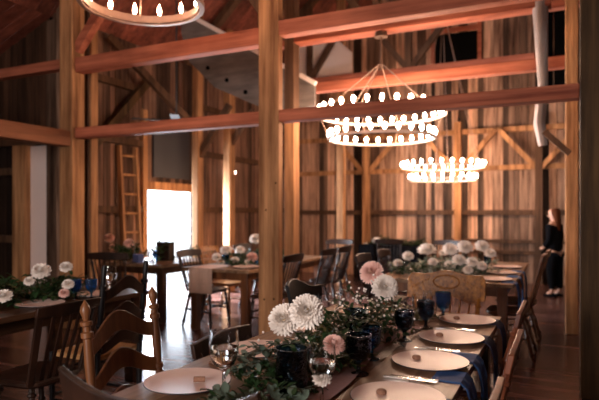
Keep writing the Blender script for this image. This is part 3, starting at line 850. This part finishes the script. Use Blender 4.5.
for i, (x, y) in enumerate(((-3.9, 6.0), (-3.5, 6.2), (-3.4, 7.0))):
    goblet('blue', x, y, 'blue goblet on the runner table, ' + ('left of the flowers', 'right of the flowers', 'farther back')[i], 'blue goblets on the runner table')
for i, (x, y) in enumerate(((-4.95, 5.9), (-4.8, 6.3))):
    goblet('blue', x, y, 'blue goblet on the table by the doorway, ' + ('left one', 'right one')[i], 'blue goblets by the doorway')

# vases
def vase(x, y, label, mat, h=.14, r=.05, group=None, z=T):
    o = MB().lathe([(.001, 0), (r*.8, 0), (r, .02), (r*1.05, h*.5), (r*.95, h*.85), (r*1.08, h), (r*1.0, h), (r*.88, h*.85), (r*.97, h*.5), (r*.9, .025), (.001, .015)], n=24).build('vase', M[mat], smooth=True, angle=60)
    o.location = (x, y, z); return tag(o, label, 'vase', group)
vase(-.89, 1.80, 'dark ribbed glass vase under the two big dahlias', 'bluegrey', .18, .058)
vase(-.98, 2.75, 'dark glass vase under the pink and white dahlias', 'bluegrey', .16, .06)
vase(-3.80, 3.05, 'milky vase among the flowers on the left edge table', 'glass', .13, .045)
vase(-1.1, 6.45, 'vase in the flowers on the rear right table', 'bluegrey', .13, .05)
vase(-1.56, 7.02, 'slim vase under the big round white bloom', 'glass', .16, .035)
vase(-3.68, 6.35, 'vase in the flowers on the runner table', 'bluegrey', .13, .05)
vase(-5.2, 6.1, 'pale jar on the table by the ladder', 'glass', .16, .04)

# ------------------------------------------------------------------ flowers and foliage
def petals_mb(r, layers, ln, wd, cup=0.2, seed=1, nn=20):
    rnd = random.Random(seed); mb = MB()
    for li in range(layers):
        q = li/(layers-1)
        el = R(-15 + 85*q)                       # outer petals droop, inner stand up
        n = int(nn - nn*.5*q)
        L = ln*(1 - .45*q)
        for k in range(n):
            a = 2*PI*(k + .5*(li % 2))/n + rnd.uniform(-.08, .08)
            e = el + rnd.uniform(-.1, .1); w_ = wd*(1-.2*q)*rnd.uniform(.85, 1.1)
            rad = Vector((math.cos(a), math.sin(a), 0)); tan = Vector((-math.sin(a), math.cos(a), 0)); up = Vector((0, 0, 1))
            dr = rad*math.cos(e) + up*math.sin(e); nr = -rad*math.sin(e) + up*math.cos(e)
            base = rad*r*.06 + up*(-.1*r + .15*r*q)
            b = len(mb.v)
            for (f_, ww, lift) in ((.1, .25, 0), (.45, .9, .10), (.8, 1, .16), (1, .35, .28)):
                p = base + dr*L*f_ + nr*L*lift*cup*2
                mb.v.append(p - tan*w_*ww/2 + nr*w_*.18); mb.v.append(p); mb.v.append(p + tan*w_*ww/2 + nr*w_*.18)
            for i in range(3):
                q0 = b + 3*i
                mb.face([q0, q0+1, q0+4, q0+3]); mb.face([q0+1, q0+2, q0+5, q0+4])
    return mb
FL = {}
def flower(kind, loc, r, tilt, az, label, group=None):
    """tilt from upright towards azimuth az (degrees)"""
    if kind not in FL:
        t = thing({'dahlia': 'dahlia', 'pink': 'dahlia', 'rose': 'garden_rose'}[kind], label, 'flower')
        if kind == 'rose':
            petals_mb(1, 8, 1.05, .42, .45, 5, 15).build('petals', M['petal'], t, smooth=True, angle=90)
        else:
            petals_mb(1, 10, 1.05, .24, .35, 3, 26).build('petals', M['petal' if kind == 'dahlia' else 'petal_pink'], t, smooth=True, angle=90)
        MB().lathe([(.17, .1), (.19, .2), (.12, .3), (.01, .33)], n=10).build('flower_heart', M['heart'], t, smooth=True)
        MB().tube([(0, 0, -.15), (0, .05, -1.2), (0, .2, -1.9)], .05, 6).build('stem', M['stem'], t)
        FL[kind] = t
        r_ = t
    else: r_ = dup(FL[kind], (0, 0, 0))
    r_.location = loc
    r_.scale = (r, r, r)
    d_ = Vector((math.sin(R(tilt))*math.cos(R(az)), math.sin(R(tilt))*math.sin(R(az)), math.cos(R(tilt))))
    r_.rotation_mode = 'XYZ'; r_.rotation_euler = d_.to_track_quat('Z', 'Y').to_euler()
    tag(r_, label, 'flower')
    if group: r_['group'] = group
    elif 'group' in r_: del r_['group']
    return r_
def leaf(mb, p, d, n, L, W):
    d = d.normalized(); s = d.cross(n).normalized(); n = s.cross(d)
    b = len(mb.v)
    for (f_, w_, l_) in ((0, .08, 0), (.3, .85, .06), (.6, 1, .05), (.85, .6, -.02), (1, .05, -.10)):
        q = p + d*L*f_ + n*L*l_
        mb.v.append(q - s*W*w_/2 + n*W*.12); mb.v.append(q); mb.v.append(q + s*W*w_/2 + n*W*.12)
    for i in range(4):
        q0 = b + 3*i; mb.face([q0, q0+1, q0+4, q0+3]); mb.face([q0+1, q0+2, q0+5, q0+4])
def sprig(mb, st, p, d, L, nl, ll, lw, droop=.3, rnd=random):
    pts = [Vector(p)]; d = Vector(d).normalized()
    for i in range(5):
        d = (d + Vector((rnd.uniform(-.12, .12), rnd.uniform(-.12, .12), -droop/5))).normalized()
        q = pts[-1] + d*L/5
        if q.z < T + .008 and abs(q.x) < 60: q.z = T + .008 + rnd.random()*.01
        pts.append(q)
    st.tube(pts, [.0022, .002, .0018, .0015, .0012, .001], 4)
    for k in range(nl):
        f_ = .12 + .88*k/max(1, nl-1); i = min(4, int(f_*5)); q = pts[i].lerp(pts[i+1], f_*5 - i) if i < 5 else pts[5]
        sd = (pts[i+1] - pts[i]).normalized(); side = sd.cross(Vector((0, 0, 1)))
        if side.length < .1: side = Vector((1, 0, 0))
        side.normalize()
        side = Matrix.Rotation(rnd.uniform(-.9, .9), 3, sd) @ side
        dr = side*(1 if k % 2 else -1)*.9 + sd*.6 + Vector((0, 0, .15))
        leaf(mb, q, dr, Vector((rnd.uniform(-.4, .4), rnd.uniform(-.4, .4), 1)), ll*rnd.uniform(.7, 1.15), lw*rnd.uniform(.7, 1.15))
def foliage(name, c, spread, hgt, ns, mat, label, L=(.1, .2), ll=.04, lw=.02, nl=9, seed=0, up=.7, group=None):
    rnd = random.Random(seed); mb = MB(); st = MB()
    for k in range(ns):
        a = rnd.uniform(0, 2*PI); q = math.sqrt(rnd.random())
        px = c[0] + spread[0]*q*math.cos(a); py = c[1] + spread[1]*q*math.sin(a)
        pz = c[2] + hgt*rnd.random()*(1-q*.6)
        d_ = Vector((math.cos(a)*1.0, math.sin(a)*1.0, rnd.uniform(-.1, 1)*up + .1))
        sprig(mb, st, (px, py, max(pz, T + .01)), d_, rnd.uniform(*L), nl, ll, lw, .5, rnd)
    o = mb.build(name, mat, smooth=True, angle=90)
    s_ = st.build('stems', M['stem'], o)
    return tag(o, label, 'greenery', group, 'stuff')

def px(x, y, Y=None, Z=None):
    """a point on the ray through a measured spot, at a known depth along the hall"""
    u = (x - 299.5)/555; dx = -.4305 + .9026*u; dy = .9026 + .4305*u
    t = Y/dy if Y is not None else (EYE - Z)*555/(y - 212)
    return (dx*t, dy*t, EYE + (212 - y)*t/555)
CAM_AZ = -70
flower('dahlia', px(284, 319, 2.02), .062, 62, -78, 'large ivory dahlia, left one of the front pair on the near table', 'large ivory dahlias')
flower('dahlia', px(307, 311, 1.98), .064, 66, -62, 'large ivory dahlia, right one of the front pair on the near table', 'large ivory dahlias')
flower('pink', px(371, 272, 2.92), .062, 60, -95, 'blush pink dahlia at the top of the tall rear centrepiece', None)
flower('dahlia', px(385, 287, 2.85), .064, 68, -65, 'large ivory dahlia below the blush pink one', 'large ivory dahlias')
flower('pink', px(334, 344, 1.98), .040, 40, -60, 'small blush flower low between the dark goblet and the clear glass', None)
flower('rose', px(322, 378, 1.72), .030, 40, -60, 'small pale bloom low in the foreground greenery', None)
foliage('eucalyptus_garland', (-1.03, 1.98, T), (.06, .16), .20, 36, M['euc'], 'grey green eucalyptus sprigs around the front pair of dahlias', (.07, .14), .042, .026, 9, 3)
foliage('leaf_garland', (-.96, 2.06, T), (.07, .24), .20, 55, M['leaf'], 'dark green leafy garland in front of the central post', (.07, .14), .05, .020, 9, 4)
foliage('leaf_garland', (-.97, 2.76, T), (.08, .20), .24, 75, M['leaf'], 'dark green foliage of the tall rear centrepiece', (.12, .22), .05, .022, 10, 5, .9)
foliage('olive_garland', (-.98, 2.38, T), (.08, .28), .12, 50, M['leaf_dry'], 'olive and bronze leaves between the two centrepieces', (.09, .17), .036, .018, 9, 6)
foliage('olive_garland', (-.88, 3.22, T), (.10, .35), .06, 36, M['leaf_dry'], 'olive leaves trailing toward the oak head chair', (.08, .15), .04, .02, 8, 7)
foliage('eucalyptus_garland', (-.93, 1.60, T), (.07, .14), .04, 20, M['euc'], 'grey green leaves trailing at the bottom of the near table', (.08, .16), .05, .034, 7, 8)
foliage('leaf_garland', (-.93, 1.72, T), (.08, .16), .05, 22, M['leaf'], 'dark leaves lying in the foreground under the clear glass', (.08, .16), .045, .02, 8, 9)
# filler sprays: tiny white blossoms
def spray(c, sp, n, label, seed, r=.006):
    rnd = random.Random(seed); mb = MB()
    for k in range(n):
        p = Vector((c[0] + rnd.gauss(0, sp[0]), c[1] + rnd.gauss(0, sp[1]), max(T + .02, c[2] + rnd.gauss(0, sp[2]))))
        mb.lathe([(.001, -r), (r, -r*.2), (r*.9, r*.6), (.001, r)], c=p, n=6)
    o = mb.build('filler_blossoms', M['petal'], smooth=True)
    return tag(o, label, 'small blossoms', None, 'stuff')
spray((-.95, 2.74, T + .2), (.10, .10, .06), 70, 'tiny white filler blossoms in the tall rear centrepiece', 1)
spray((-1.0, 2.1, T + .13), (.08, .12, .04), 30, 'tiny white filler blossoms near the front dahlias', 2)
# left table flowers
def bouquet(c, n, label, seed, sp=(.3, .3, .14), r=(.04, .075), leaves=50, lf='leaf', grp=None, where='', pinks=.2):
    rnd = random.Random(seed)
    foliage('leaf_garland', (c[0], c[1], T), (sp[0]*1.1, sp[1]*1.1), sp[2]*1.2, leaves, M[lf], 'dark green foliage ' + where, (.12, .24), .06, .028, 9, seed + 50)
    for k in range(n):
        pass
left = [(52-0, 270, 3.0, .062, 'round ivory rose high at the left of the left edge table bouquet'), (66, 267, 3.08, .045, 'ivory rose at the top right of the left edge table bouquet'),
        (41, 271, 3.0, .066, 'big ivory bloom on top left of the left edge table bouquet'), (29, 281, 2.8, .035, 'small cream bloom low left on the left edge table'),
        (68, 284, 2.95, .04, 'cream bloom in the middle right of the left edge table bouquet'), (64, 293, 2.85, .035, 'pink bloom low right in the left edge table bouquet'),
        (4, 296, 2.6, .05, 'peach bloom cut by the left picture edge')]
left = left[1:]
bouquet((-3.8, 3.0, T), 0, '', 11, (.22, .42), leaves=0) if False else None
foliage('leaf_garland', (-3.80, 3.0, T), (.25, .42), .14, 110, M['leaf'], 'dark green foliage on the left edge table', (.12, .24), .06, .028, 9, 61)
for (x, y, Y, r, lb) in left:
    flower('rose' if r > .04 else ('pink' if 'pink' in lb or 'peach' in lb else 'dahlia'), px(x, y, Y), r, 45, -50, lb, 'blooms on the left edge table')
# rear right table flowers
foliage('leaf_garland', (-1.15, 6.45, T), (.28, .40), .12, 90, M['euc'], 'greyish foliage on the rear right table', (.12, .24), .06, .03, 9, 62)
rr = [(465, 247, 6.4, .085, 'top left'), (482, 246, 6.6, .075, 'top right'), (450, 249, 6.5, .08, 'far left, high'), (490, 253, 6.4, .06, 'right, high'), (459, 260, 6.2, .07, 'middle left'), (472, 262, 6.1, .06, 'middle'),
      (450, 265, 6.2, .06, 'low left'), (482, 266, 6.1, .05, 'low right'), (468, 270, 6.0, .05, 'lowest, centre')]
for (x, y, Y, r, lb) in rr:
    flower('rose', px(x, y, Y), r, 40, -70, 'white bloom on the rear right table, %s of the cluster' % lb, 'blooms on the rear right table')
foliage('leaf_garland', (-1.52, 6.1, T), (.12, .25), .06, 30, M['leaf'], 'dark leaves along the left edge of the rear right table', (.1, .2), .06, .03, 9, 68)
for (x, y, Y, r, lb) in ((398, 263, 6.0, .05, 'lower'), (408, 256, 6.3, .06, 'upper'), (433, 262, 6.1, .05, 'rightmost')):
    flower('rose', px(x, y, Y), r, 40, -70, 'small white bloom left of the main cluster on the rear right table, %s of three' % lb, 'blooms on the rear right table')
flower('rose', px(427, 250, 7.0), .11, 20, -70, 'big round white bloom at the far end of the rear right table', None)
flower('rose', px(444, 253, 7.0), .06, 20, -70, 'small white bloom right of the big round one', None)
# runner table flowers
foliage('leaf_garland', (-3.70, 6.35, T), (.26, .42), .14, 90, M['leaf'], 'dark foliage on the runner table', (.12, .24), .06, .03, 9, 63)
rt = [(226, 250, 6.0, .07, 'left, high'), (217, 257, 5.9, .06, 'lower left'), (240, 250, 6.2, .06, 'middle'), (256, 239, 6.5, .08, 'top, beside the central post'), (252, 257, 6.1, .07, 'right, low'), (246, 263, 6.0, .04, 'lowest'), (235, 260, 6.0, .05, 'middle, low')]
for (x, y, Y, r, lb) in rt:
    flower('rose' if lb != 'right, low' else 'pink', px(x, y, Y), r, 40, -60, 'bloom in the runner table bouquet, ' + lb, 'blooms on the runner table')
# table by the doorway
foliage('leaf_garland', (-5.25, 6.0, T), (.3, .22), .22, 60, M['leaf'], 'tall dark foliage on the table by the ladder', (.15, .3), .07, .03, 9, 64, 1.2)
foliage('olive_garland', (-4.85, 6.7, T), (.08, .08), .12, 16, M['leaf_dry'], 'small yellow green plant in front of the bright doorway', (.12, .2), .06, .03, 8, 65, 1.5)
for (x, y, Y, r, lb) in ((109, 238, 5.9, .07, 'pink bloom on top of the foliage by the ladder'), (129, 243, 6.0, .07, 'coral bloom beside the ladder foot'), (112, 247, 5.9, .04, 'small pink bloom low by the ladder')):
    flower('pink', px(x, y, Y), r, 40, -50, lb, 'pink blooms by the ladder')
o = MB().box(-.05, .05, -.05, .05, 0, .11).build('gift_box', M['bluebox'], bevel=.004); o.location = (-5.1, 5.72, T); tag(o, 'small blue box on the table by the ladder', 'box')
o = MB().box(-.11, .11, -.06, .06, 0, .26).build('card_box', M['chair_dark'], bevel=.004); o.location = (-4.97, 6.12, T); tag(o, 'dark box standing on the table by the ladder', 'box')
# far table flowers
for (x, y, r, lb) in ((377, 241, .10, 'white bloom standing on the far black table'), (366, 245, .06, 'small white bloom left on the far black table'), (402, 247, .08, 'pale bloom right of the far black table')):
    if x < 400: flower('rose', px(x, y, 11.1), r, 20, -60, lb, 'blooms on the far black table')
foliage('leaf_garland', (-3.1, 11.1, T + .01), (.45, .12), .06, 40, M['leaf'], 'dark leaves on the far black table', (.12, .24), .08, .03, 8, 66)

# ------------------------------------------------------------------ person in black beside the right posts
def skinned(name, pts, edges, mat, parent=None, sub=2, root=0):
    me = bpy.data.meshes.new(name); me.from_pydata([p[0] for p in pts], edges, []); me.update()
    me.materials.append(mat)
    o = bpy.data.objects.new(name, me); COL.objects.link(o)
    sk = o.modifiers.new('skin', 'SKIN'); sk.use_smooth_shade = True
    lay = me.skin_vertices[0] if me.skin_vertices else None
    if lay is None:
        bpy.context.view_layer.objects.active = o
        bpy.ops.mesh.customdata_skin_add(); lay = me.skin_vertices[0]
    for i, p in enumerate(pts):
        r = p[1]; lay.data[i].radius = r if hasattr(r, '__len__') else (r, r); lay.data[i].use_root = (i == root)
    ss = o.modifiers.new('sub', 'SUBSURF'); ss.levels = sub; ss.render_levels = sub
    if parent: o.parent = parent
    return o
pr = thing('person', 'person in black with long reddish hair standing by the right posts', 'person', (-.15, 10.3, 0), R(62))
s_ = .93
bp = [((0, 0, .86), (.13, .10)), ((0, 0, 1.02), (.115, .085)), ((0, 0, 1.20), (.13, .09)), ((0, 0, 1.31), (.09, .07)), ((0, .01, 1.38), (.045, .045)), ((0, .02, 1.45), (.065, .075)), ((0, .03, 1.54), (.07, .085)), ((0, .03, 1.60), (.045, .055)),
      ((-.09, 0, .78), .085), ((-.09, .01, .46), .055), ((-.09, -.01, .10), .036), ((-.09, .1, .035), (.035, .03)),
      ((.09, 0, .78), .085), ((.09, -.02, .46), .055), ((.09, -.05, .10), .036), ((.09, .05, .035), (.035, .03)),
      ((-.16, 0, 1.28), .05), ((-.20, -.02, 1.04), .037), ((-.17, .12, .88), .026), ((-.14, .2, .87), (.03, .016)),
      ((.16, 0, 1.28), .05), ((.20, -.02, 1.04), .037), ((.18, .1, .86), .026), ((.17, .17, .83), (.03, .016))]
bp = [((p[0][0]*s_, p[0][1]*s_, p[0][2]*s_), p[1]) for p in bp]
ed = [(0,1),(1,2),(2,3),(3,4),(4,5),(5,6),(6,7),(0,8),(8,9),(9,10),(10,11),(0,12),(12,13),(13,14),(14,15),(3,16),(16,17),(17,18),(18,19),(3,20),(20,21),(21,22),(22,23)]
skinned('body', bp, ed, M['skin'], pr)
# black top and trousers as loose shells over the body
skinned('blouse', [((0, 0, .72), (.19, .16)), ((0, 0, .95), (.15, .12)), ((0, 0, 1.12), (.15, .11)), ((0, 0, 1.22), (.11, .09)), ((-.155, 0, 1.19), .063), ((-.19, -.02, .97), .05), ((-.165, .09, .84), .04), ((.155, 0, 1.19), .063), ((.19, -.02, .97), .05), ((.17, .08, .82), .04)],
        [(0,1),(1,2),(2,3),(3,4),(4,5),(5,6),(3,7),(7,8),(8,9)], M['black'], pr)
skinned('trousers', [((0, 0, .80), (.15, .125)), ((-.085, 0, .68), .105), ((-.085, .01, .43), .08), ((-.085, -.01, .12), .062), ((.085, 0, .68), .105), ((.085, -.02, .43), .08), ((.085, -.045, .12), .062)],
        [(0,1),(1,2),(2,3),(0,4),(4,5),(5,6)], M['black'], pr)
skinned('hair', [((0, -.01, 1.50), (.078, .08)), ((0, -.02, 1.42), (.083, .085)), ((0, -.055, 1.32), (.08, .05)), ((0, -.075, 1.20), (.07, .03)), ((0, -.08, 1.10), (.05, .022))], [(0,1),(1,2),(2,3),(3,4)], M['hair'], pr)
for sx in (-1, 1):
    MB().lathe([(.001, -.012), (.012, 0), (.001, .012)], c=(sx*.028, .098, 1.395), n=8).build('eye', M['black'], pr)
    MB().box(sx*.085 - .04, sx*.085 + .04, -.08 - (.02 if sx > 0 else 0), .14, 0, .05).build('shoe', M['black'], pr, bevel=.02)
MB().lathe([(.001, -.02), (.012, -.005), (.001, .02)], c=(0, .112, 1.365), n=8).build('nose', M['skin'], pr, smooth=True)
